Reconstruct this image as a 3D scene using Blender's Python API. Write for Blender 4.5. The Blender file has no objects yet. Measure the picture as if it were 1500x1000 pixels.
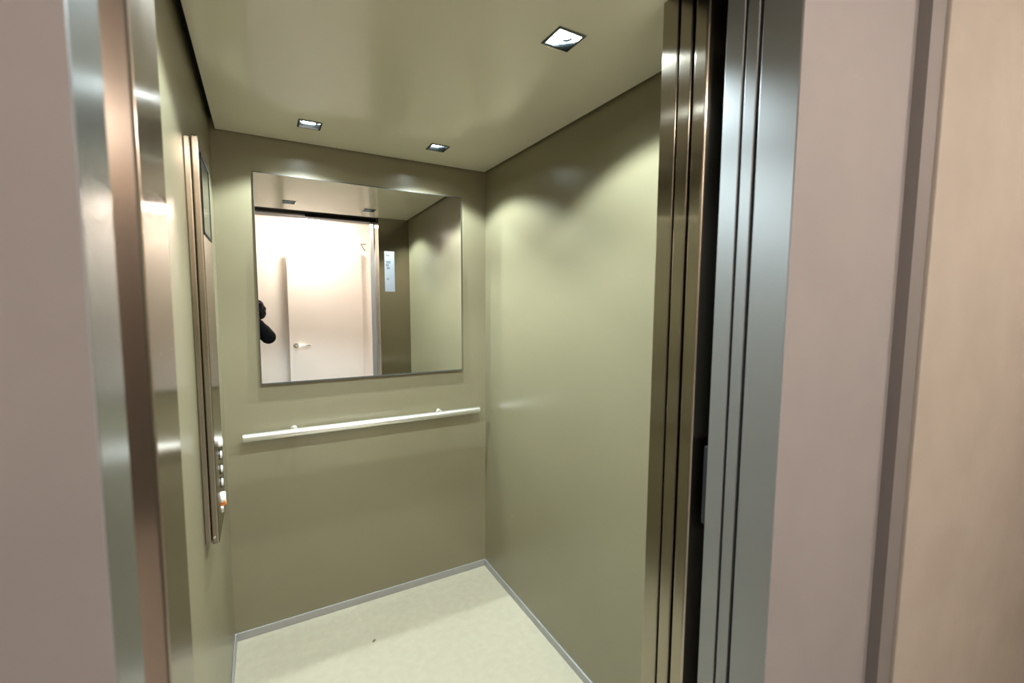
import bpy, bmesh, math, random
from mathutils import Vector, Matrix

random.seed(4)
scene = bpy.context.scene
COL = scene.collection

# ------------------------------------------------------------------ measures (metres)
H = 2.20                      # ceiling of the lift car
CAMZ = 1.5132                 # eye height
YB = 2.2343                   # back wall
XL, XR = -0.155, 1.0788       # side walls of the car
YF = 0.790                    # inner face of the front return
XJ = 0.835                    # right side of the door opening
XJL = -0.1186                 # left side of the door opening
YL = 0.4726                   # face of the wall around the lift, in the hall
OPEN = 2.200                  # door opening height
YH = -1.0                     # far wall of the hall
ZH = 2.46                     # hall ceiling
HX0, HX1 = -1.5, 2.9


# ------------------------------------------------------------------ materials
def new_mat(name):
    m = bpy.data.materials.new(name)
    m.use_nodes = True
    nt = m.node_tree
    nt.nodes.clear()
    out = nt.nodes.new('ShaderNodeOutputMaterial')
    b = nt.nodes.new('ShaderNodeBsdfPrincipled')
    nt.links.new(b.outputs[0], out.inputs[0])
    return m, nt, b


def principled(name, col, rough=0.5, metal=0.0, spec=0.5, coat=0.0, coat_rough=0.1):
    m, nt, b = new_mat(name)
    b.inputs['Base Color'].default_value = (*col, 1)
    b.inputs['Roughness'].default_value = rough
    b.inputs['Metallic'].default_value = metal
    b.inputs['Specular IOR Level'].default_value = spec
    b.inputs['Coat Weight'].default_value = coat
    b.inputs['Coat Roughness'].default_value = coat_rough
    return m


def noisy(name, c1, c2, scale, rough, detail=4.0, bump=0.0, bump_scale=None, spec=0.5, stretch=(1, 1, 1)):
    """paint / plaster / vinyl: two close tones mixed by noise, with an optional fine relief"""
    m, nt, b = new_mat(name)
    tc = nt.nodes.new('ShaderNodeTexCoord')
    mp = nt.nodes.new('ShaderNodeMapping')
    mp.inputs['Scale'].default_value = stretch
    nt.links.new(tc.outputs['Object'], mp.inputs['Vector'])
    n = nt.nodes.new('ShaderNodeTexNoise')
    n.inputs['Scale'].default_value = scale
    n.inputs['Detail'].default_value = detail
    nt.links.new(mp.outputs[0], n.inputs['Vector'])
    r = nt.nodes.new('ShaderNodeValToRGB')
    r.color_ramp.elements[0].position = 0.35
    r.color_ramp.elements[0].color = (*c1, 1)
    r.color_ramp.elements[1].position = 0.65
    r.color_ramp.elements[1].color = (*c2, 1)
    nt.links.new(n.outputs['Fac'], r.inputs['Fac'])
    nt.links.new(r.outputs['Color'], b.inputs['Base Color'])
    b.inputs['Roughness'].default_value = rough
    b.inputs['Specular IOR Level'].default_value = spec
    if bump:
        n2 = nt.nodes.new('ShaderNodeTexNoise')
        n2.inputs['Scale'].default_value = bump_scale or scale * 3
        n2.inputs['Detail'].default_value = 3
        nt.links.new(mp.outputs[0], n2.inputs['Vector'])
        bp = nt.nodes.new('ShaderNodeBump')
        bp.inputs['Strength'].default_value = bump
        bp.inputs['Distance'].default_value = 0.004
        nt.links.new(n2.outputs['Fac'], bp.inputs['Height'])
        nt.links.new(bp.outputs[0], b.inputs['Normal'])
    return m


def brushed(name, col, rough=0.3, aniso=0.75, spread=0.012):
    """vertically brushed stainless steel: highlights smear across the brushing"""
    m, nt, b = new_mat(name)
    b.inputs['Metallic'].default_value = 1.0
    b.inputs['Anisotropic'].default_value = aniso
    tc = nt.nodes.new('ShaderNodeTexCoord')
    mp = nt.nodes.new('ShaderNodeMapping')
    mp.inputs['Scale'].default_value = (900, 900, 0.8)
    nt.links.new(tc.outputs['Object'], mp.inputs['Vector'])
    n = nt.nodes.new('ShaderNodeTexNoise')
    n.inputs['Scale'].default_value = 1.0
    n.inputs['Detail'].default_value = 2
    nt.links.new(mp.outputs[0], n.inputs['Vector'])
    mr = nt.nodes.new('ShaderNodeMapRange')
    mr.inputs['To Min'].default_value = rough - spread
    mr.inputs['To Max'].default_value = rough + spread
    nt.links.new(n.outputs['Fac'], mr.inputs['Value'])
    nt.links.new(mr.outputs[0], b.inputs['Roughness'])
    mx = nt.nodes.new('ShaderNodeMix')
    mx.data_type = 'RGBA'
    mx.inputs['A'].default_value = (*[c * 0.99 for c in col], 1)
    mx.inputs['B'].default_value = (*[min(1, c * 1.01) for c in col], 1)
    nt.links.new(n.outputs['Fac'], mx.inputs['Factor'])
    nt.links.new(mx.outputs['Result'], b.inputs['Base Color'])
    g = nt.nodes.new('ShaderNodeNewGeometry')
    cr = nt.nodes.new('ShaderNodeVectorMath')
    cr.operation = 'CROSS_PRODUCT'
    cr.inputs[1].default_value = (0.02, 0.01, 1)
    nt.links.new(g.outputs['Normal'], cr.inputs[0])
    nt.links.new(cr.outputs[0], b.inputs['Tangent'])
    return m


def emitter(name, col, strength):
    m = bpy.data.materials.new(name)
    m.use_nodes = True
    nt = m.node_tree
    nt.nodes.clear()
    out = nt.nodes.new('ShaderNodeOutputMaterial')
    e = nt.nodes.new('ShaderNodeEmission')
    e.inputs[0].default_value = (*col, 1)
    e.inputs[1].default_value = strength
    nt.links.new(e.outputs[0], out.inputs[0])
    return m


M = {}
M['olive'] = noisy('olive_lacquer', (0.190, 0.169, 0.101), (0.196, 0.175, 0.105), 2.0, 0.30)
M['ceil'] = noisy('ceiling_lacquer', (0.56, 0.53, 0.42), (0.57, 0.54, 0.428), 2.0, 0.14)
M['vinyl'] = noisy('beige_vinyl', (0.352, 0.323, 0.233), (0.376, 0.347, 0.252), 30.0, 0.42, detail=6)
M['steel_dark'] = brushed('brushed_steel_warm', (0.345, 0.31, 0.25), 0.19, 1.0)
M['steel_grey'] = principled('satin_grey_steel', (0.30, 0.308, 0.306), 0.50, 0.85)
M['steel_frame'] = principled('satin_grey_steel_frame', (0.33, 0.345, 0.35), 0.27, 0.92)
M['steel_left'] = brushed('satin_steel_slam', (0.38, 0.33, 0.28), 0.22, 0.7)
M['alu'] = principled('anodised_aluminium', (0.36, 0.355, 0.34), 0.42, 0.5)
M['rail'] = principled('satin_rail', (0.93, 0.92, 0.86), 0.30, 0.9)
M['chrome'] = principled('dark_chrome', (0.13, 0.145, 0.15), 0.14, 1.0)
M['mirror'] = principled('mirror_silver', (0.90, 0.91, 0.88), 0.0, 1.0)
M['edge'] = principled('polished_glass_edge', (0.07, 0.07, 0.06), 0.4, 0.1)
M['black'] = principled('black_paint', (0.006, 0.006, 0.006), 0.6, spec=0.15)
M['shaft'] = principled('shaft_black', (0.010, 0.010, 0.010), 0.8, spec=0.1)
M['rubber'] = principled('dark_rubber', (0.02, 0.02, 0.02), 0.7, spec=0.2)
M['plaster_grey'] = noisy('pale_plaster_grey', (0.212, 0.201, 0.204), (0.222, 0.211, 0.213), 7.0, 0.75, bump=0.05, bump_scale=60, spec=0.25)
M['plaster_beige'] = noisy('beige_plaster', (0.278, 0.254, 0.222), (0.300, 0.275, 0.242), 6.0, 0.8, bump=0.15, bump_scale=35, spec=0.2)
M['trim_paint'] = noisy('trim_paint', (0.142, 0.135, 0.132), (0.150, 0.142, 0.139), 5.0, 0.6, spec=0.3)
M['trim_dark'] = principled('dark_grey_strip', (0.135, 0.127, 0.124), 0.6, spec=0.3)
M['white_wall'] = noisy('white_hall_paint', (0.84, 0.80, 0.755), (0.855, 0.815, 0.77), 4.0, 0.7, spec=0.25)
M['brown_wall'] = noisy('brown_wall_paint', (0.52, 0.42, 0.34), (0.54, 0.44, 0.355), 5.0, 0.6)
M['wood'] = noisy('dark_brown_wood', (0.035, 0.022, 0.014), (0.055, 0.034, 0.021), 6.0, 0.4, stretch=(8, 8, 0.6))
M['white_door'] = principled('white_door_lacquer', (0.84, 0.80, 0.755), 0.4)
M['hall_floor'] = noisy('hall_tile', (0.48, 0.45, 0.42), (0.54, 0.51, 0.47), 12.0, 0.35)
M['paper'] = principled('white_paper', (0.27, 0.285, 0.315), 0.5)
M['ink'] = principled('faded_ink', (0.13, 0.14, 0.15), 0.6)
M['mark'] = principled('grey_mark', (0.20, 0.17, 0.15), 0.5)
M['display'] = principled('display_glass', (0.03, 0.035, 0.03), 0.08)
M['button'] = principled('button_steel', (0.80, 0.80, 0.78), 0.18, 1.0)
M['button_satin'] = principled('button_satin_metal', (0.80, 0.79, 0.76), 0.4, 0.5)
M['white_lit'] = principled('white_plastic', (0.85, 0.85, 0.83), 0.3)
M['orange'] = principled('orange_plastic', (0.75, 0.24, 0.02), 0.35)
M['led'] = emitter('led_disc', (0.85, 0.97, 1.0), 190.0)
M['opal'] = emitter('opal_lamp', (1.0, 0.86, 0.755), 165.0)
M['coat'] = noisy('black_jacket', (0.0035, 0.0035, 0.004), (0.006, 0.006, 0.0065), 30.0, 0.9, spec=0.08)
M['trouser'] = noisy('dark_trousers', (0.015, 0.016, 0.02), (0.022, 0.023, 0.028), 40.0, 0.9, spec=0.2)
M['skin'] = principled('skin', (0.42, 0.25, 0.18), 0.5)
M['hair'] = noisy('dark_hair', (0.005, 0.0035, 0.003), (0.010, 0.007, 0.006), 90.0, 0.7, spec=0.12)
M['smudge'] = principled('dirt', (0.13, 0.10, 0.06), 0.8, spec=0.1)


# ------------------------------------------------------------------ building helpers
def obj(name, bm, m, parent=None, smooth=False, mats=None):
    bmesh.ops.recalc_face_normals(bm, faces=bm.faces)
    me = bpy.data.meshes.new(name)
    bm.to_mesh(me)
    bm.free()
    for k in (mats or [m]):
        me.materials.append(M[k] if isinstance(k, str) else k)
    if smooth:
        for p in me.polygons:
            p.use_smooth = True
    o = bpy.data.objects.new(name, me)
    COL.objects.link(o)
    if parent is not None:
        o.parent = parent
        o.matrix_parent_inverse = parent.matrix_world.inverted()
    return o


def tag(o, label=None, cat=None, group=None, kind=None):
    if label:
        o['label'] = label
    if cat:
        o['category'] = cat
    if group:
        o['group'] = group
    if kind:
        o['kind'] = kind
    return o


def empty(name, loc=(0, 0, 0)):
    o = bpy.data.objects.new(name, None)
    o.empty_display_size = 0.05
    COL.objects.link(o)
    o.matrix_world = Matrix.Translation(loc)
    return o


def add_box(bm, x0, x1, y0, y1, z0, z1, bev=0.0, seg=2):
    r = bmesh.ops.create_cube(bm, size=1.0)
    vs = r['verts']
    for v in vs:
        v.co = Vector(((x0 + x1) / 2 + v.co.x * (x1 - x0), (y0 + y1) / 2 + v.co.y * (y1 - y0), (z0 + z1) / 2 + v.co.z * (z1 - z0)))
    if bev:
        es = list({e for v in vs for e in v.link_edges})
        bmesh.ops.bevel(bm, geom=es, offset=bev, segments=seg, affect='EDGES', profile=0.5)


def bx(*a, **k):
    bm = bmesh.new()
    add_box(bm, *a, **k)
    return bm


def add_tube(bm, pts, radii, seg=20, caps=True, round_end=0.0):
    """a tube through the points; radii one number or one per point"""
    pts = [Vector(p) for p in pts]
    if not hasattr(radii, '__len__'):
        radii = [radii] * len(pts)
    rings = []
    up = Vector((0, 0, 1))
    for i, p in enumerate(pts):
        a = pts[max(0, i - 1)]
        b = pts[min(len(pts) - 1, i + 1)]
        d = (b - a).normalized()
        ref = up if abs(d.z) < 0.95 else Vector((0, 1, 0))
        s = d.cross(ref).normalized()
        t = s.cross(d).normalized()
        rings.append([bm.verts.new(p + (s * math.cos(2 * math.pi * k / seg) + t * math.sin(2 * math.pi * k / seg)) * radii[i]) for k in range(seg)])
    for a, b in zip(rings, rings[1:]):
        for k in range(seg):
            bm.faces.new((a[k], a[(k + 1) % seg], b[(k + 1) % seg], b[k]))
    if caps:
        bm.faces.new(rings[0][::-1])
        bm.faces.new(rings[-1])


def rounded_rod(p, q, r, bev=0.003, seg=28):
    p, q = Vector(p), Vector(q)
    d = (q - p).normalized()
    bm = bmesh.new()
    add_tube(bm, [p, p + d * bev * 0.4, p + d * bev, q - d * bev, q - d * bev * 0.4, q],
             [r - bev, r - bev * 0.25, r, r, r - bev * 0.25, r - bev], seg)
    return bm


def structure(name, bm, m, label, cat, parent=None, **k):
    o = obj(name, bm, m, parent, **k)
    tag(o, label, cat, kind='structure')
    return o


# ------------------------------------------------------------------ the lift car: shell
T = 0.03
TOP = H + 0.045
structure('floor', bx(XL - T, XR + T, YF - 0.14, YB + T, -0.04, 0.0), 'vinyl', 'pale beige speckled vinyl floor of the lift car', 'floor')
structure('wall_back', bx(XL - T, XR + T, YB, YB + T, 0.0, TOP), 'olive', 'olive lacquered lift wall behind the mirror and handrail', 'wall')
structure('wall_left', bx(XL - T, XL, YF - 0.02, YB, 0.0, TOP), 'olive', 'olive lacquered lift wall carrying the steel button column', 'wall')
structure('wall_right', bx(XR, XR + T, YF, YB, 0.0, TOP), 'olive', 'wide plain olive lacquered lift wall opposite the button column', 'wall')

# ceiling panel with square openings for the downlights; a dark shadow gap runs all round it
LX = (0.1932, 0.7191)
LY = (1.0214, 1.9812)
HS = 0.036                    # half size of an opening
gap = 0.013
xs = sorted([XL + 0.020, XR - gap] + [x + s * HS for x in LX for s in (-1, 1)])
ys = sorted([YF - 0.012, YB - gap] + [y + s * HS for y in LY for s in (-1, 1)])
bm = bmesh.new()
for i in range(len(xs) - 1):
    for j in range(len(ys) - 1):
        if i in (1, 3) and j in (1, 3):
            continue
        vs = [bm.verts.new((x, y, H)) for x, y in ((xs[i], ys[j]), (xs[i + 1], ys[j]), (xs[i + 1], ys[j + 1]), (xs[i], ys[j + 1]))]
        bm.faces.new(vs)
bmesh.ops.remove_doubles(bm, verts=bm.verts, dist=1e-5)
r = bmesh.ops.extrude_face_region(bm, geom=bm.faces[:])
for v in [g for g in r['geom'] if isinstance(g, bmesh.types.BMVert)]:
    v.co.z += 0.012
structure('ceiling', bm, 'ceil', 'glossy olive beige ceiling panel of the lift car', 'ceiling')
structure('trim_1', bx(XL - T, XR + T, YF - 0.12, YB + T, TOP, TOP + 0.02), 'shaft', 'black lid over the lift ceiling, added to keep the gap round it dark', 'trim')  # black lid added above the panel to stop light in the gap

# skirting
SK = 0.036
structure('baseboard_back', bx(XL, XR, YB - 0.008, YB, 0, SK, bev=0.0015), 'alu', 'grey aluminium skirting below the mirror wall', 'baseboard')
structure('baseboard_left', bx(XL, XL + 0.008, YF, YB - 0.008, 0, SK, bev=0.0015), 'alu', 'grey aluminium skirting below the button column', 'baseboard')
structure('baseboard_right', bx(XR - 0.008, XR, YF, YB - 0.008, 0, SK, bev=0.0015), 'alu', 'grey aluminium skirting along the plain wide wall', 'baseboard')

# front of the car: return panel, header, posts
structure('wall_front', bx(XJ + 0.001, XR + T, YF - 0.014, YF, 0.0, H - 0.0005), 'steel_dark', 'dark brushed steel return panel with a paper notice, seen in the mirror', 'wall')
structure('trim_2', bx(XJ, XJ + 0.05, 0.745, YF - 0.0005, 0.0, H - 0.0005, bev=0.002), 'steel_dark', 'brushed steel post of the lift car doorway, next to the plain olive wall', 'door post')
bm = bmesh.new()                                        # slam post: a rounded nose towards the hall, then a flat jamb
prof = [(XJL - 0.07, 0.650), (XJL - 0.036, 0.650), (XJL - 0.030, 0.652), (XJL - 0.0258, 0.6565), (XJL - 0.003, 0.6770), (XJL - 0.0008, 0.6795)]
prof += [(XJL, 0.6830), (XJL - 0.003, 0.6845), (XJL - 0.003, 0.687), (XJL, 0.689), (XJL, 0.757), (XJL - 0.010, 0.762), (XJL - 0.010, YF + 0.14), (XJL - 0.07, YF + 0.14)]
rings = [[bm.verts.new((x, y, z)) for x, y in prof] for z in (0.0, H - 0.0005)]
n = len(prof)
for k in range(n):
    bm.faces.new((rings[0][k], rings[0][(k + 1) % n], rings[1][(k + 1) % n], rings[1][k]))
bm.faces.new(rings[0][::-1])
bm.faces.new(rings[1])
structure('trim_3', bm, 'steel_left', 'copper toned shiny steel slam post of the lift car doorway', 'door post')
structure('trim_4', bx(XJL, XJ, YF - 0.013, YF, H + 0.0125, TOP), 'steel_dark', 'narrow steel header over the lift car doorway', 'door header')
bm = bmesh.new()
add_box(bm, XJL, XJ + 0.6, 0.64, YF - 0.02, OPEN + 0.012, OPEN + 0.10)
add_box(bm, 0.325, XJ + 0.6, 0.604, 0.64, OPEN - 0.008, OPEN + 0.10)
add_box(bm, XJL, 0.325, 0.604, 0.64, OPEN + 0.010, OPEN + 0.10)
structure('trim_5', bm, 'shaft', 'black door track over the lift doorway, seen in the mirror', 'door track')


def sill(name, y0, y1, lab):
    bm = bmesh.new()
    add_box(bm, XJL, XJ + 0.5, y0, y1, -0.04, -0.006)
    n = 4
    w = (y1 - y0) / n
    for k in range(n):
        add_box(bm, XJL, XJ + 0.5, y0 + k * w + 0.004, y0 + (k + 1) * w - 0.004, -0.006, 0.0, bev=0.001, seg=1)
    structure(name, bm, 'alu', lab, 'sill')


sill('trim_6', 0.652, 0.788, 'grooved aluminium sill of the lift car doorway')
sill('trim_7', 0.476, 0.618, 'grooved aluminium sill of the hall side doorway')

# ------------------------------------------------------------------ sliding doors, pushed open into their pocket
d1 = empty('door_1', (XJ, 0.70, 0))
tag(d1, 'open telescopic lift car door, two brushed steel panel edges beside the post', 'door', kind='structure')
obj('door_panel', bx(XJ, XJ + 0.50, 0.7065, 0.739, 0.006, OPEN + 0.008, bev=0.0022), 'steel_dark', d1)
obj('door_panel', bx(XJ, XJ + 0.50, 0.664, 0.7005, 0.006, OPEN + 0.008, bev=0.006, seg=4), 'steel_dark', d1)
d2 = empty('door_2', (XJ, 0.59, 0))
tag(d2, 'open hall side lift door, two grey satin steel panel edges beside the dark gap', 'door', kind='structure')
obj('door_panel', bx(XJ, XJ + 0.50, 0.5835, 0.622, 0.006, OPEN - 0.008, bev=0.0012), 'steel_grey', d2)
obj('door_panel', bx(XJ, XJ + 0.50, 0.5535, 0.577, 0.006, OPEN - 0.008, bev=0.0012), 'steel_grey', d2)
tag(obj('door_coupler', bx(XJ + 0.010, XJ + 0.09, 0.622, 0.640, 1.02, 1.20, bev=0.004), 'rubber', d2), 'dark door coupler in the gap')

# ------------------------------------------------------------------ hall side: frame, walls
bm = bmesh.new()
add_box(bm, XJ, XJ + 0.10, YL, 0.546, 0.0, OPEN + 0.0, bev=0.002)
structure('trim_8', bm, 'steel_grey', 'wide grey satin steel frame of the lift doorway, beside the plain pale wall', 'door frame')
bm = bmesh.new()
add_box(bm, XJL - 0.10, XJL, YL, 0.561, 0.0, OPEN, bev=0.002)
structure('trim_9', bm, 'steel_frame', 'grey satin steel frame of the lift doorway, beside the copper toned post', 'door frame')
structure('trim_10', bx(XJL - 0.10, XJ + 0.10, YL, 0.60, OPEN, OPEN + 0.09), 'steel_grey', 'grey steel head of the lift doorway', 'door frame')

structure('wall_hall_left', bx(HX0, XJL - 0.0005, YL - 0.0008, YL + 0.07, 0.0, ZH), 'plaster_grey', 'mauve grey hall wall beside the copper toned lift post', 'wall')
structure('wall_hall_right', bx(XJ + 0.0005, 1.262, YL - 0.0008, YL + 0.07, 0.0, ZH), 'plaster_grey', 'mauve grey hall wall between the steel frame and the thin dark strip', 'wall')
structure('wall_hall_top', bx(XJL - 0.0005, XJ + 0.0005, YL - 0.0008, YL + 0.07, OPEN + 0.02, ZH), 'plaster_grey', 'hall wall above the lift doorway', 'wall')
structure('trim_11', bx(1.2616, 1.2665, 0.4478, YL + 0.03, 0.0, ZH), 'trim_dark', 'thin dark grey strip on the edge of the painted strip', 'trim')  # thin facing in a slightly darker grey than the painted strip
structure('trim_12', bx(1.2665, 1.36, 0.448, YL + 0.03, 0.0, ZH), 'trim_paint', 'narrow grey painted strip between mauve wall and beige plaster', 'trim')
structure('wall_hall_front', bx(1.333, HX1, 0.440, YL + 0.07, 0.0, ZH, bev=0.003), 'plaster_beige', 'rough beige plaster hall wall beyond the grey painted strip', 'wall')
structure('wall_hall_back', bx(HX0, HX1, YH - 0.06, YH, 0.0, ZH), 'white_wall', 'white hall wall facing the lift, seen in the mirror', 'wall')
structure('wall_hall_end', bx(HX1, HX1 + 0.06, YH - 0.06, YL + 0.07, 0.0, ZH), 'brown_wall', 'brown end wall of the hall beyond the beige plaster', 'wall')
structure('wall_hall_side', bx(HX0 - 0.06, HX0, YH - 0.06, YL + 0.07, 0.0, ZH), 'white_wall', 'white end wall of the hall behind the photographer', 'wall')
structure('floor_hall', bx(HX0 - 0.06, HX1 + 0.06, YH - 0.06, YL + 0.003, -0.04, 0.0), 'hall_floor', 'grey tiled floor of the hall', 'floor')
structure('ceiling_hall', bx(HX0 - 0.06, HX1 + 0.06, YH - 0.06, YL + 0.07, ZH, ZH + 0.05), 'white_wall', 'white ceiling of the hall', 'ceiling')

# hall door standing slightly ajar, hinged on the side away from the handle
DW, DH, DT = 0.775, 2.13, 0.040
hinge = (1.03, YH + 0.004, 0.0)
d3 = empty('door_3', hinge)
tag(d3, 'white hall door standing slightly ajar, seen in the mirror', 'door', kind='structure')
leaf = bx(-DW, 0, 0.0, DT, 0.008, DH, bev=0.002)
for v in leaf.verts:
    v.co += Vector(hinge)
leaf_o = obj('door_leaf', leaf, 'white_door', d3)
hz = 1.10
hx = hinge[0] - DW + 0.062
bm = bmesh.new()
yb = hinge[1] + DT
add_tube(bm, [(hx, yb, hz), (hx, yb + 0.007, hz), (hx, yb + 0.009, hz)], [0.026, 0.026, 0.022], 28)
hd = obj('door_handle', bm, 'button', d3, smooth=False)
bm = bmesh.new()
add_tube(bm, [(hx, yb + 0.008, hz), (hx, yb + 0.040, hz), (hx + 0.006, yb + 0.050, hz), (hx + 0.020, yb + 0.054, hz), (hx + 0.08, yb + 0.054, hz + 0.002), (hx + 0.135, yb + 0.052, hz + 0.003), (hx + 0.14, yb + 0.052, hz + 0.003)],
         [0.010, 0.010, 0.011, 0.011, 0.0105, 0.010, 0.006], 20)
obj('lever', bm, 'button', hd, smooth=True)
d3.rotation_euler = (0, 0, -math.radians(5.2))

# unseen dark door, added at the hall end to darken the steel post's reflection
d4 = empty('door_added', (HX1, -0.27, 0.0))
tag(d4, 'unseen dark brown wooden door, added at the hall end to darken the steel reflection', 'door', kind='structure')
obj('door_leaf', bx(HX1 - 0.03, HX1, -0.74, 0.20, 0.006, 2.09, bev=0.003), 'wood', d4)
bm = bmesh.new()
for (y0_, y1_, z0_, z1_) in ((-0.80, -0.742, 0.0, 2.15), (0.202, 0.26, 0.0, 2.15), (-0.742, 0.202, 2.092, 2.15)):
    add_box(bm, HX1 - 0.04, HX1, y0_, y1_, z0_, z1_, bev=0.003)
obj('door_frame', bm, 'wood', d4)
bm = bmesh.new()
add_tube(bm, [(HX1 - 0.03, -0.67, 1.05), (HX1 - 0.075, -0.67, 1.05), (HX1 - 0.085, -0.66, 1.05), (HX1 - 0.085, -0.55, 1.05)], 0.010, 16)
obj('door_handle', bm, 'button', d4, smooth=True)

# thin grey mark high on the white wall
bm = bmesh.new()
z0, z1, x0, x1 = 2.165, 2.24, 1.042, 1.100
yq = YH + 0.004
add_tube(bm, [(x0, yq, z1), (x1, yq, z1 + 0.001)], 0.0042, 8)
add_tube(bm, [(x0, yq, z1), (x0 + 0.012, yq, z1 - 0.018), (x0 + 0.022, yq, z1 - 0.038), (x1 - 0.008, yq, z0)], 0.0042, 8)
o = obj('wall_mark', bm, 'mark', smooth=True)
tag(o, 'small thin grey angled mark high on the white hall wall, seen in the mirror', 'sign')

# ------------------------------------------------------------------ the mirror
MZ0, MZ1, MX0, MX1 = CAMZ - 0.3607, CAMZ + 0.5378, -0.0087, 0.9312
mt = empty('wall_mirror', ((MX0 + MX1) / 2, YB - 0.0005, MZ0))
tag(mt, 'large frameless rectangular mirror on the lift wall above the handrail', 'mirror')
cx = (MX0 + MX1) / 2
base = Vector((cx, YB, MZ0))


def tilt(bm):
    """the mirror leans back by well under a degree: its lower edge stands a little proud"""
    for v in bm.verts:
        a = (v.co.z - MZ0) / (MZ1 - MZ0)
        v.co.y += 0.011 * (MZ1 - MZ0) * a - 0.0110
        v.co.y += 0.0013 * (v.co.x - cx)
    return bm


obj('mirror_glass', tilt(bx(MX0, MX1, YB - 0.0062, YB - 0.002, MZ0, MZ1)), 'mirror', mt)
bm = bmesh.new()
e = 0.0035
add_box(bm, MX0 - 0.001, MX1 + 0.001, YB - 0.0066, YB - 0.0005, MZ0 - 0.006, MZ0 + 0.0005)
add_box(bm, MX0 - 0.001, MX1 + 0.001, YB - 0.0066, YB - 0.0005, MZ1 - 0.0005, MZ1 + e)
add_box(bm, MX0 - 0.0015, MX0 + 0.0005, YB - 0.0066, YB - 0.0005, MZ0 - 0.006, MZ1 + e)
add_box(bm, MX1 - 0.0005, MX1 + 0.0025, YB - 0.0066, YB - 0.0005, MZ0 - 0.006, MZ1 + e)
tag(obj('mirror_edge', tilt(bm), 'edge', mt), 'pale polished edge of the mirror')

# ------------------------------------------------------------------ the handrail
RY, RZ, RR = YB - 0.054, 0.929, 0.0175
hr = empty('handrail', ((-0.089 + 1.017) / 2, YB, RZ))
tag(hr, 'shiny round metal handrail fixed to the lift wall below the mirror', 'handrail')
obj('rail', rounded_rod((-0.089, RY, RZ), (1.017, RY, RZ), RR), 'rail', hr, smooth=True)
for x in (0.112, 0.802):
    bm = bmesh.new()
    add_tube(bm, [(x, YB, RZ + 0.004), (x, YB - 0.006, RZ + 0.004), (x, YB - 0.008, RZ + 0.004)], [0.014, 0.014, 0.011], 28)
    add_tube(bm, [(x, YB - 0.004, RZ + 0.006), (x, YB - 0.03, RZ + 0.010), (x, YB - 0.05, RZ + 0.008), (x, RY, RZ)], [0.009, 0.009, 0.0095, 0.010], 18)
    obj('bracket', bm, 'rail', hr, smooth=True)

# ------------------------------------------------------------------ downlights
BZ = 0.0425


def downlight(x, y, label):
    t = empty('downlight', (x, y, H))
    tag(t, label, 'downlight', 'square recessed ceiling downlights of the lift car')
    # square bezel ring
    bm = bmesh.new()
    o0, o1, ri = BZ, BZ - 0.003, 0.0355
    rings = []
    for s, z in ((o0, H - 0.0002), (o0, H - 0.0022), (o1, H - 0.0042), (ri + 0.001, H - 0.0042), (ri, H - 0.002), (ri - 0.004, H + 0.017), (0.031, H + 0.018)):
        rings.append([bm.verts.new((x + a * s, y + b * s, z)) for a, b in ((-1, -1), (1, -1), (1, 1), (-1, 1))])
    for a, b in zip(rings, rings[1:]):
        for k in range(4):
            bm.faces.new((a[k], a[(k + 1) % 4], b[(k + 1) % 4], b[k]))
    bm.faces.new(rings[-1])
    obj('bezel', bm, 'chrome', t)
    # frosted lamp: a shallow dome in a ring
    bm = bmesh.new()
    n = 36
    prof = [(0.0275, H + 0.0175), (0.0275, H + 0.0140), (0.0265, H + 0.0128), (0.022, H + 0.0120), (0.012, H + 0.0115)]
    rr = [[bm.verts.new((x + r * math.cos(2 * math.pi * k / n), y + r * math.sin(2 * math.pi * k / n), z)) for k in range(n)] for r, z in prof]
    for a, b in zip(rr, rr[1:]):
        for k in range(n):
            bm.faces.new((a[k], a[(k + 1) % n], b[(k + 1) % n], b[k]))
    bm.faces.new(rr[-1])
    tag(obj('lamp', bm, 'led', t, smooth=True), 'glowing white lamp disc')
    ld = bpy.data.lights.new('downlight_beam', 'SPOT')
    ld.energy = SPOT_W
    ld.color = (0.80, 0.93, 1.0)
    ld.spot_size = math.radians(130)
    ld.spot_blend = 0.28
    ld.shadow_soft_size = 0.019
    lo = bpy.data.objects.new('downlight_beam', ld)
    COL.objects.link(lo)
    lo.location = (x, y, H - 0.006)
    return t


SPOT_W = 52.0
downlight(LX[0], LY[1], 'square chrome downlight near the button column, above the mirror')
downlight(LX[1], LY[1], 'square chrome downlight in the ceiling corner above the end of the handrail')
downlight(LX[1], LY[0], 'large looking square chrome downlight nearest the steel door post')
downlight(LX[0], LY[0], 'square chrome downlight by the copper toned post, seen only in the mirror')

# ------------------------------------------------------------------ button column
CY0, CY1, CZ0, CZ1, CE = 1.412, 1.655, 0.852, 1.928, 0.033
cp = empty('control_panel', (XL, (CY0 + CY1) / 2, CZ0))
tag(cp, 'tall brushed steel lift button column standing off the olive wall', 'control panel')
bm = bmesh.new()
add_box(bm, XL, XL + 0.0148, CY0 - 0.002, CY1 + 0.002, CZ0 + 0.004, CZ1 - 0.004, bev=0.003)
obj('back_box', bm, 'steel_dark', cp)
bm = bmesh.new()
add_box(bm, XL + 0.0160, XL + CE, CY0, CY1, CZ0, CZ1, bev=0.004, seg=3)
obj('face_plate', bm, 'steel_dark', cp)
fx = XL + CE
fr = bmesh.new()
dy0, dy1, dz0, dz1 = CY0 + 0.012, CY1 - 0.03, 1.684, 1.890
for a in ((dy0, dy0 + 0.007, dz0, dz1), (dy1 - 0.007, dy1, dz0, dz1), (dy0, dy1, dz0, dz0 + 0.007), (dy0, dy1, dz1 - 0.007, dz1)):
    add_box(fr, fx - 0.001, fx + 0.0022, a[0], a[1], a[2], a[3])
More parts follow.
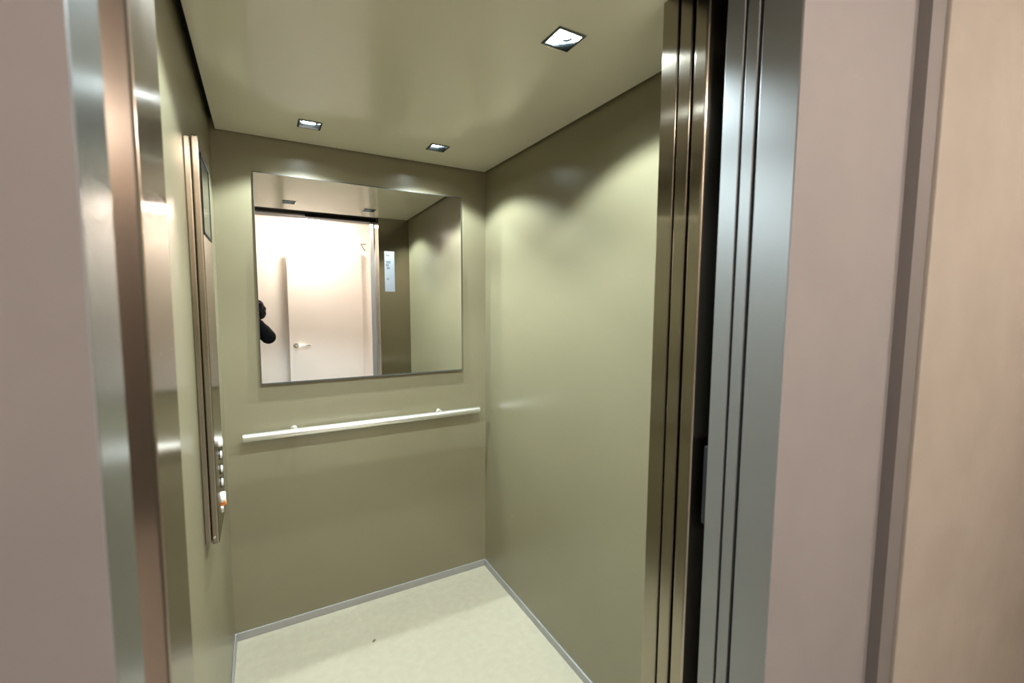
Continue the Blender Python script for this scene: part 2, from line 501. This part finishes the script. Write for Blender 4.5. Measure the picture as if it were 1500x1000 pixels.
ds = obj('display', bx(fx - 0.001, fx + 0.001, dy0, dy1, dz0, dz1), 'display', cp)
obj('display_frame', fr, 'black', ds)


def knob(name, y, z, r, h, m, lab=None):
    bm = bmesh.new()
    add_tube(bm, [(fx - 0.001, y, z), (fx + h * 0.8, y, z), (fx + h, y, z)], [r, r, r * 0.82], 28)
    o = obj(name, bm, m, cp, smooth=False)
    if lab:
        tag(o, lab)
    return o


YK = 1.535
knob('key_switch', YK, 1.098, 0.0115, 0.009, 'white_lit', 'white round switch above the buttons')
for z in (1.063, 1.020, 0.980):
    b = knob('button', YK, z, 0.0105, 0.0065, 'button_satin')
    bm = bmesh.new()
    add_tube(bm, [(fx - 0.0005, YK, z), (fx + 0.002, YK, z)], [0.0155, 0.0155], 28)
    obj('button_collar', bm, 'black', b)
knob('alarm_button', YK, 0.934, 0.0155, 0.010, 'white_lit', 'large white button')
knob('alarm_light', YK + 0.004, 0.915, 0.008, 0.011, 'orange', 'small orange light')
knob('button', YK, 0.899, 0.011, 0.0055, 'button')
bm = bmesh.new()
add_tube(bm, [(XL + 0.022, CY0 + 0.001, CZ0 + 0.02), (XL + 0.022, CY0 - 0.002, CZ0 + 0.02), (XL + 0.022, CY0 - 0.003, CZ0 + 0.02)], [0.0035, 0.0035, 0.002], 14)
obj('screw', bm, 'button', cp, smooth=False)

# ------------------------------------------------------------------ paper notice on the front return
nt_ = empty('paper_sign', (0.914, YF, 1.63))
tag(nt_, 'narrow white paper notice on the dark steel panel, seen in the mirror', 'notice')
obj('sheet', bx(0.878, 0.957, YF, YF + 0.0008, 1.622, 1.942), 'paper', nt_)
for (a, b, c, d) in ((0.886, 0.918, 1.902, 1.916), (0.890, 0.926, 1.846, 1.866), (0.886, 0.912, 1.822, 1.842), (0.892, 0.920, 1.800, 1.818), (0.892, 0.912, 1.716, 1.728)):
    obj('faded_print', bx(a, b, YF + 0.0006, YF + 0.0011, c, d), 'ink', nt_)

# ------------------------------------------------------------------ small dirt mark on the car floor
bm = bmesh.new()
pts = [(0.012 * math.cos(a) * (0.75 + 0.35 * random.random()), 0.006 * math.sin(a) * (0.7 + 0.4 * random.random())) for a in [2 * math.pi * k / 14 for k in range(14)]]
c, s = math.cos(0.9), math.sin(0.9)
low = [bm.verts.new((0.387 + c * x - s * y, 1.943 + s * x + c * y, 0.0002)) for x, y in pts]
top = [bm.verts.new((0.387 + 0.7 * (c * x - s * y), 1.943 + 0.7 * (s * x + c * y), 0.0016)) for x, y in pts]
for k in range(14):
    bm.faces.new((low[k], low[(k + 1) % 14], top[(k + 1) % 14], top[k]))
bm.faces.new(top)
o = obj('dirt_crumb', bm, 'smudge')
tag(o, 'tiny dark crumb of dirt on the beige lift floor', 'dirt')

# ------------------------------------------------------------------ hall ceiling lamp
def hall_lamp(x, y, label):
    lp = empty('ceiling_lamp', (x, y, ZH))
    tag(lp, label, 'ceiling lamp', 'round opal ceiling lamps of the hall')
    bm = bmesh.new()
    add_tube(bm, [(x, y, ZH), (x, y, ZH - 0.02)], 0.12, 32)
    obj('lamp_base', bm, 'white_door', lp)
    bm = bmesh.new()
    add_tube(bm, [(x, y, ZH - 0.02), (x, y, ZH - 0.06), (x, y, ZH - 0.075)], [0.105, 0.10, 0.08], 24)
    obj('lamp_shade', bm, 'opal', lp)


hall_lamp(0.47, -0.60, 'round opal ceiling lamp of the hall, in front of the white door')
hall_lamp(2.05, -0.62, 'unseen round opal ceiling lamp, added to brighten the beige plaster wall')  # second lamp, added out of view to light the beige wall


# ------------------------------------------------------------------ the photographer (seen only in the mirror)
def skin_mesh(name, joints, edges, m, parent, root=0, levels=2):
    me = bpy.data.meshes.new(name)
    me.from_pydata([j[0] for j in joints], edges, [])
    o = bpy.data.objects.new(name, me)
    COL.objects.link(o)
    me.materials.append(M[m])
    sk = o.modifiers.new('skin', 'SKIN')
    sk.use_smooth_shade = True
    for i, v in enumerate(me.skin_vertices[0].data):
        r = joints[i][1]
        v.radius = r if hasattr(r, '__len__') else (r, r)
        v.use_root = (i == root)
    sb = o.modifiers.new('sub', 'SUBSURF')
    sb.levels = sb.render_levels = levels
    dg = bpy.context.evaluated_depsgraph_get()
    dg.update()
    ev = bpy.data.meshes.new_from_object(o.evaluated_get(dg))
    for p in ev.polygons:
        p.use_smooth = True
    o.modifiers.clear()
    o.data = ev
    ev.name = name
    if parent is not None:
        o.parent = parent
        o.matrix_parent_inverse = parent.matrix_world.inverted()
    return o


PX, PY = -0.245, -0.33
pelvis = (-0.235, PY, 0.84)
chest = (-0.190, PY + 0.01, 1.14)
upper = (-0.165, PY + 0.02, 1.27)
neck = (-0.115, PY + 0.05, 1.365)
headc = Vector((-0.050, PY + 0.085, 1.448))
rs, re_, rw = (-0.028, PY + 0.05, 1.335), (0.055, PY + 0.20, 1.240), (-0.060, -0.085, 1.415)
ls, le, lw = (-0.330, PY + 0.03, 1.270), (-0.330, PY + 0.22, 1.150), (-0.145, -0.085, 1.410)
rh, lh = (-0.155, PY, 0.72), (-0.325, PY, 0.72)
rk, lk = (-0.130, PY + 0.05, 0.46), (-0.345, PY + 0.04, 0.46)
ra, la = (-0.120, PY - 0.02, 0.09), (-0.365, PY - 0.03, 0.09)

per = skin_mesh('person', [
    (pelvis, (0.085, 0.070)), ((-0.215, PY, 0.98), (0.080, 0.062)), (chest, (0.090, 0.065)), (upper, (0.070, 0.055)), (neck, 0.052), (tuple(headc - Vector((0.012, 0.006, 0.06))), 0.055),
    (rs, 0.036), (re_, 0.034), (rw, 0.027), (ls, 0.036), (le, 0.034), (lw, 0.027),
    (rh, 0.060), (rk, 0.045), (ra, 0.036), (lh, 0.060), (lk, 0.045), (la, 0.036)],
    [(0, 1), (1, 2), (2, 3), (3, 4), (4, 5), (3, 6), (6, 7), (7, 8), (3, 9), (9, 10), (10, 11), (0, 12), (12, 13), (13, 14), (0, 15), (15, 16), (16, 17)],
    'skin', None)
tag(per, 'photographer in a black jacket with one elbow raised, reflected at the mirror edge', 'person')


def head_mesh():
    """skull, jaw, nose, brow and ears as one surface"""
    bm = bmesh.new()
    bmesh.ops.create_uvsphere(bm, u_segments=40, v_segments=28, radius=1.0)
    for v in bm.verts:
        x, y, z = v.co
        w = 0.074 * (1.0 - 0.20 * max(0.0, -z) ** 1.3)
        d = 0.094 * (1.0 - 0.10 * max(0.0, -z))
        px, py, pz = x * w, y * d, z * 0.112
        if y > 0.3 and -0.35 < z < 0.18:                                  # nose
            g = math.exp(-(x / 0.16) ** 2) * math.exp(-((z + 0.16) / 0.17) ** 2)
            py += 0.024 * g
        if y > 0.2:                                                       # eye sockets, brow, mouth
            for sx in (-1, 1):
                py -= 0.009 * math.exp(-((x - sx * 0.42) / 0.17) ** 2 - ((z - 0.03) / 0.10) ** 2)
            py += 0.004 * math.exp(-((z - 0.18) / 0.07) ** 2) * (1 if abs(x) < 0.7 else 0)
            py += 0.005 * math.exp(-(x / 0.30) ** 2 - ((z + 0.48) / 0.07) ** 2)
            py -= 0.004 * math.exp(-(x / 0.30) ** 2 - ((z + 0.52) / 0.025) ** 2)
            py += 0.007 * math.exp(-(x / 0.30) ** 2 - ((z + 0.82) / 0.15) ** 2)
        if abs(x) > 0.75:                                                 # ears
            g = math.exp(-((y + 0.08) / 0.16) ** 2 - ((z + 0.02) / 0.24) ** 2)
            px += math.copysign(0.016 * g, x)
        v.co = (px, py, pz)
    return bm


hrot = Matrix.Translation(headc) @ Matrix.Rotation(math.radians(10), 4, 'Y') @ Matrix.Rotation(math.radians(14), 4, 'Z') @ Matrix.Rotation(math.radians(-4), 4, 'X')
bm = head_mesh()
bm.transform(hrot)
for sx in (-1, 1):                                                        # eyes
    r = bmesh.ops.create_uvsphere(bm, u_segments=14, v_segments=10, radius=0.0115)
    for v in r['verts']:
        v.co = hrot @ (v.co + Vector((sx * 0.031, 0.076, 0.004)))
obj('head', bm, 'skin', per, smooth=True)

bm = bmesh.new()                                                          # short tousled hair
bmesh.ops.create_icosphere(bm, subdivisions=5, radius=1.0)
rng = random.Random(11)
waves = [(Vector((rng.uniform(-1, 1), rng.uniform(-1, 1), rng.uniform(-1, 1))).normalized(), rng.uniform(9, 22), rng.uniform(0, 6)) for _ in range(9)]
for v in bm.verts:
    n = v.co.normalized()
    tuft = sum(math.sin(a.dot(n) * f + ph) for a, f, ph in waves) / len(waves)
    k = 1.0 + 0.17 * tuft
    face = max(0.0, n.y - 0.62) * (1.0 if n.z < 0.30 else 0.0)
    low_ = max(0.0, -0.30 - n.z)
    s = 1.0 - 0.55 * face - 0.75 * low_
    v.co = hrot @ Vector((n.x * 0.088 * k * s, (n.y * 0.104 * k - 0.008) * s, n.z * 0.116 * k * s + 0.012))
obj('hair', bm, 'hair', per, smooth=True)

# jacket: lofted body and sleeves melted into one continuous surface
jb = bmesh.new()


def loft(bm, rings, seg=28):
    """closed loft through ellipses (centre, half width, half depth, lean of the ring)"""
    rr_ = []
    for c_, a_, b_, lean in rings:
        c_ = Vector(c_)
        rr_.append([bm.verts.new(c_ + Vector((a_ * math.cos(2 * math.pi * k / seg), b_ * math.sin(2 * math.pi * k / seg), lean * math.cos(2 * math.pi * k / seg)))) for k in range(seg)])
    for p_, q_ in zip(rr_, rr_[1:]):
        for k in range(seg):
            bm.faces.new((p_[k], p_[(k + 1) % seg], q_[(k + 1) % seg], q_[k]))
    bm.faces.new(rr_[0][::-1])
    bm.faces.new(rr_[-1])


loft(jb, [((-0.222, PY, 0.775), 0.192, 0.132, 0), ((-0.220, PY, 0.86), 0.192, 0.132, 0), ((-0.215, PY, 0.98), 0.158, 0.118, 0), ((-0.195, PY + 0.008, 1.12), 0.172, 0.124, 0.005),
          ((-0.182, PY + 0.018, 1.22), 0.178, 0.118, 0.010), ((-0.172, PY + 0.028, 1.29), 0.155, 0.098, 0.016), ((-0.152, PY + 0.036, 1.335), 0.105, 0.080, 0.012), ((-0.128, PY + 0.045, 1.365), 0.066, 0.066, 0.006), ((-0.122, PY + 0.048, 1.385), 0.060, 0.062, 0.004)])
for sh, el, wr, sr in ((rs, re_, rw, 0.066), (ls, le, lw, 0.074)):
    S_, E_, W_ = Vector(sh), Vector(el), Vector(wr)
    inner = S_.lerp(Vector((-0.17, PY + 0.02, 1.25)), 0.45)
    cuff = E_.lerp(W_, 0.88)
    add_tube(jb, [inner, S_, S_.lerp(E_, 0.5), E_.lerp(S_, 0.12)], [sr * 1.05, sr, 0.068, 0.064], 20)
    add_tube(jb, [E_.lerp(W_, 0.0), E_.lerp(W_, 0.3), cuff], [0.056, 0.052, 0.041], 20)
    for c_, r_ in ((S_, sr), (E_, 0.064)):
        q_ = bmesh.ops.create_uvsphere(jb, u_segments=20, v_segments=14, radius=r_)
        for v in q_['verts']:
            v.co += c_
jk = obj('jacket', jb, 'coat', per, smooth=True)
rm = jk.modifiers.new('join', 'REMESH')
rm.mode = 'VOXEL'
rm.voxel_size = 0.011
sm_ = jk.modifiers.new('smooth', 'SMOOTH')
sm_.factor, sm_.iterations = 0.5, 6
dg = bpy.context.evaluated_depsgraph_get()
dg.update()
ev = bpy.data.meshes.new_from_object(jk.evaluated_get(dg))
for p in ev.polygons:
    p.use_smooth = True
jk.modifiers.clear()
jk.data = ev
tr = skin_mesh('trousers', [
    (pelvis, (0.140, 0.108)), ((-0.228, PY, 0.92), (0.135, 0.105)), (rh, (0.098, 0.10)), (rk, 0.068), (tuple(Vector(ra) + Vector((0, 0, 0.03))), 0.055),
    (lh, (0.098, 0.10)), (lk, 0.068), (tuple(Vector(la) + Vector((0, 0, 0.03))), 0.055)],
    [(0, 1), (0, 2), (2, 3), (3, 4), (0, 5), (5, 6), (6, 7)], 'trouser', per)
for a in (ra, la):
    bm = bmesh.new()
    bmesh.ops.create_uvsphere(bm, u_segments=24, v_segments=14, radius=1.0)
    for v in bm.verts:
        z = v.co.z
        v.co = Vector((a[0] + v.co.x * 0.045 * (1 - 0.15 * v.co.y), a[1] + 0.075 + v.co.y * 0.135, 0.045 + (z * 0.05 if z > 0 else z * 0.045) * (1 - 0.30 * max(0, v.co.y))))
        v.co.z = max(v.co.z, 0.0)
    obj('shoe', bm, 'rubber', per, smooth=True)


def hand(wrist, palm_end, side, name='hand'):
    """palm, four bent fingers of different lengths and a thumb closing on the camera body"""
    w, p = Vector(wrist), Vector(palm_end)
    d = (p - w).normalized()
    lat = Vector((side, 0, 0))
    lat = (lat - d * lat.dot(d)).normalized()
    nrm = d.cross(lat).normalized()
    if nrm.y < 0:
        nrm = -nrm
    J = [(tuple(w), 0.024), (tuple(w.lerp(p, 0.5)), (0.034, 0.015)), (tuple(p), (0.036, 0.013))]
    E = [(0, 1), (1, 2)]
    for k, (off, ln) in enumerate(((-0.030, 0.062), (-0.010, 0.074), (0.010, 0.078), (0.030, 0.068))):
        b = p + lat * off
        q1 = b + d * ln * 0.42 + nrm * 0.004
        q2 = q1 + d * ln * 0.22 + nrm * ln * 0.26
        q3 = q2 + nrm * ln * 0.24 - d * ln * 0.04
        i = len(J)
        J += [(tuple(b), 0.0098), (tuple(q1), 0.009), (tuple(q2), 0.0085), (tuple(q3), 0.0075)]
        E += [(2, i), (i, i + 1), (i + 1, i + 2), (i + 2, i + 3)]
    i = len(J)
    t0 = w.lerp(p, 0.35) + lat * 0.034
    t1 = t0 + lat * 0.022 + d * 0.026 + nrm * 0.010
    t2 = t1 + d * 0.028 + nrm * 0.014
    J += [(tuple(t0), 0.0125), (tuple(t1), 0.0105), (tuple(t2), 0.0085)]
    E += [(1, i), (i, i + 1), (i + 1, i + 2)]
    return skin_mesh(name, J, E, 'skin', per)


hand(rw, (-0.055, -0.074, 1.468), -1)
hand(lw, (-0.118, -0.074, 1.462), 1)

# the camera in the photographer's hands
yaw = 0.5091
cam_e = empty('handheld_camera', (-0.03, -0.045, 1.50))
tag(cam_e, 'black camera held up by the photographer, at the mirror edge', 'camera')
bm = bmesh.new()
add_box(bm, -0.062, 0.060, -0.030, 0.012, -0.046, 0.036, bev=0.007, seg=3)
add_box(bm, -0.022, 0.022, -0.028, 0.014, 0.034, 0.056, bev=0.006, seg=3)
body_m = Matrix.Translation((-0.042, -0.055, CAMZ - 0.004)) @ Matrix.Rotation(-yaw, 4, 'Z')
bm.transform(body_m)
obj('camera_body', bm, 'black', cam_e)
bm = bmesh.new()
add_tube(bm, [(0, 0.010, -0.002), (0, 0.026, -0.002), (0, 0.027, -0.002), (0, 0.044, -0.002), (0, 0.046, -0.002), (0, 0.042, -0.002)], [0.033, 0.033, 0.030, 0.030, 0.026, 0.022], 28)
bm.transform(body_m)
obj('lens', bm, 'black', cam_e)

# ------------------------------------------------------------------ world, camera, view
w = bpy.data.worlds.new('dark')
scene.world = w
w.use_nodes = True
w.node_tree.nodes['Background'].inputs[0].default_value = (0, 0, 0, 1)

cd = bpy.data.cameras.new('camera')
cd.sensor_width = 36.0
cd.lens = 657.909 * 36.0 / 1500.0
cd.clip_start = 0.01
cd.dof.use_dof = True
cd.dof.focus_distance = 2.1
cd.dof.aperture_fstop = 2.8
co = bpy.data.objects.new('camera', cd)
COL.objects.link(co)
pitch, roll = 0.0876, 0.0063
f = Vector((math.sin(yaw) * math.cos(pitch), math.cos(yaw) * math.cos(pitch), -math.sin(pitch)))
r0 = Vector((math.cos(yaw), -math.sin(yaw), 0))
u0 = r0.cross(f)
rr = r0 * math.cos(roll) + u0 * math.sin(roll)
uu = u0 * math.cos(roll) - r0 * math.sin(roll)
mw = Matrix.Identity(4)
for i in range(3):
    mw[i][0], mw[i][1], mw[i][2] = rr[i], uu[i], -f[i]
mw.translation = Vector((0, 0, CAMZ))
co.matrix_world = mw
scene.camera = co

scene.view_settings.view_transform = 'Standard'
scene.view_settings.look = 'None'
scene.view_settings.gamma = 1.0
scene.view_settings.use_curve_mapping = False
scene.view_settings.exposure = 0.0

cy = scene.cycles
cy.max_bounces = 16
cy.diffuse_bounces = 8
cy.glossy_bounces = 10
cy.caustics_reflective = True
cy.blur_glossy = 0.0
cy.sample_clamp_indirect = 0.0
cy.use_denoising = True
cy.use_guiding = True
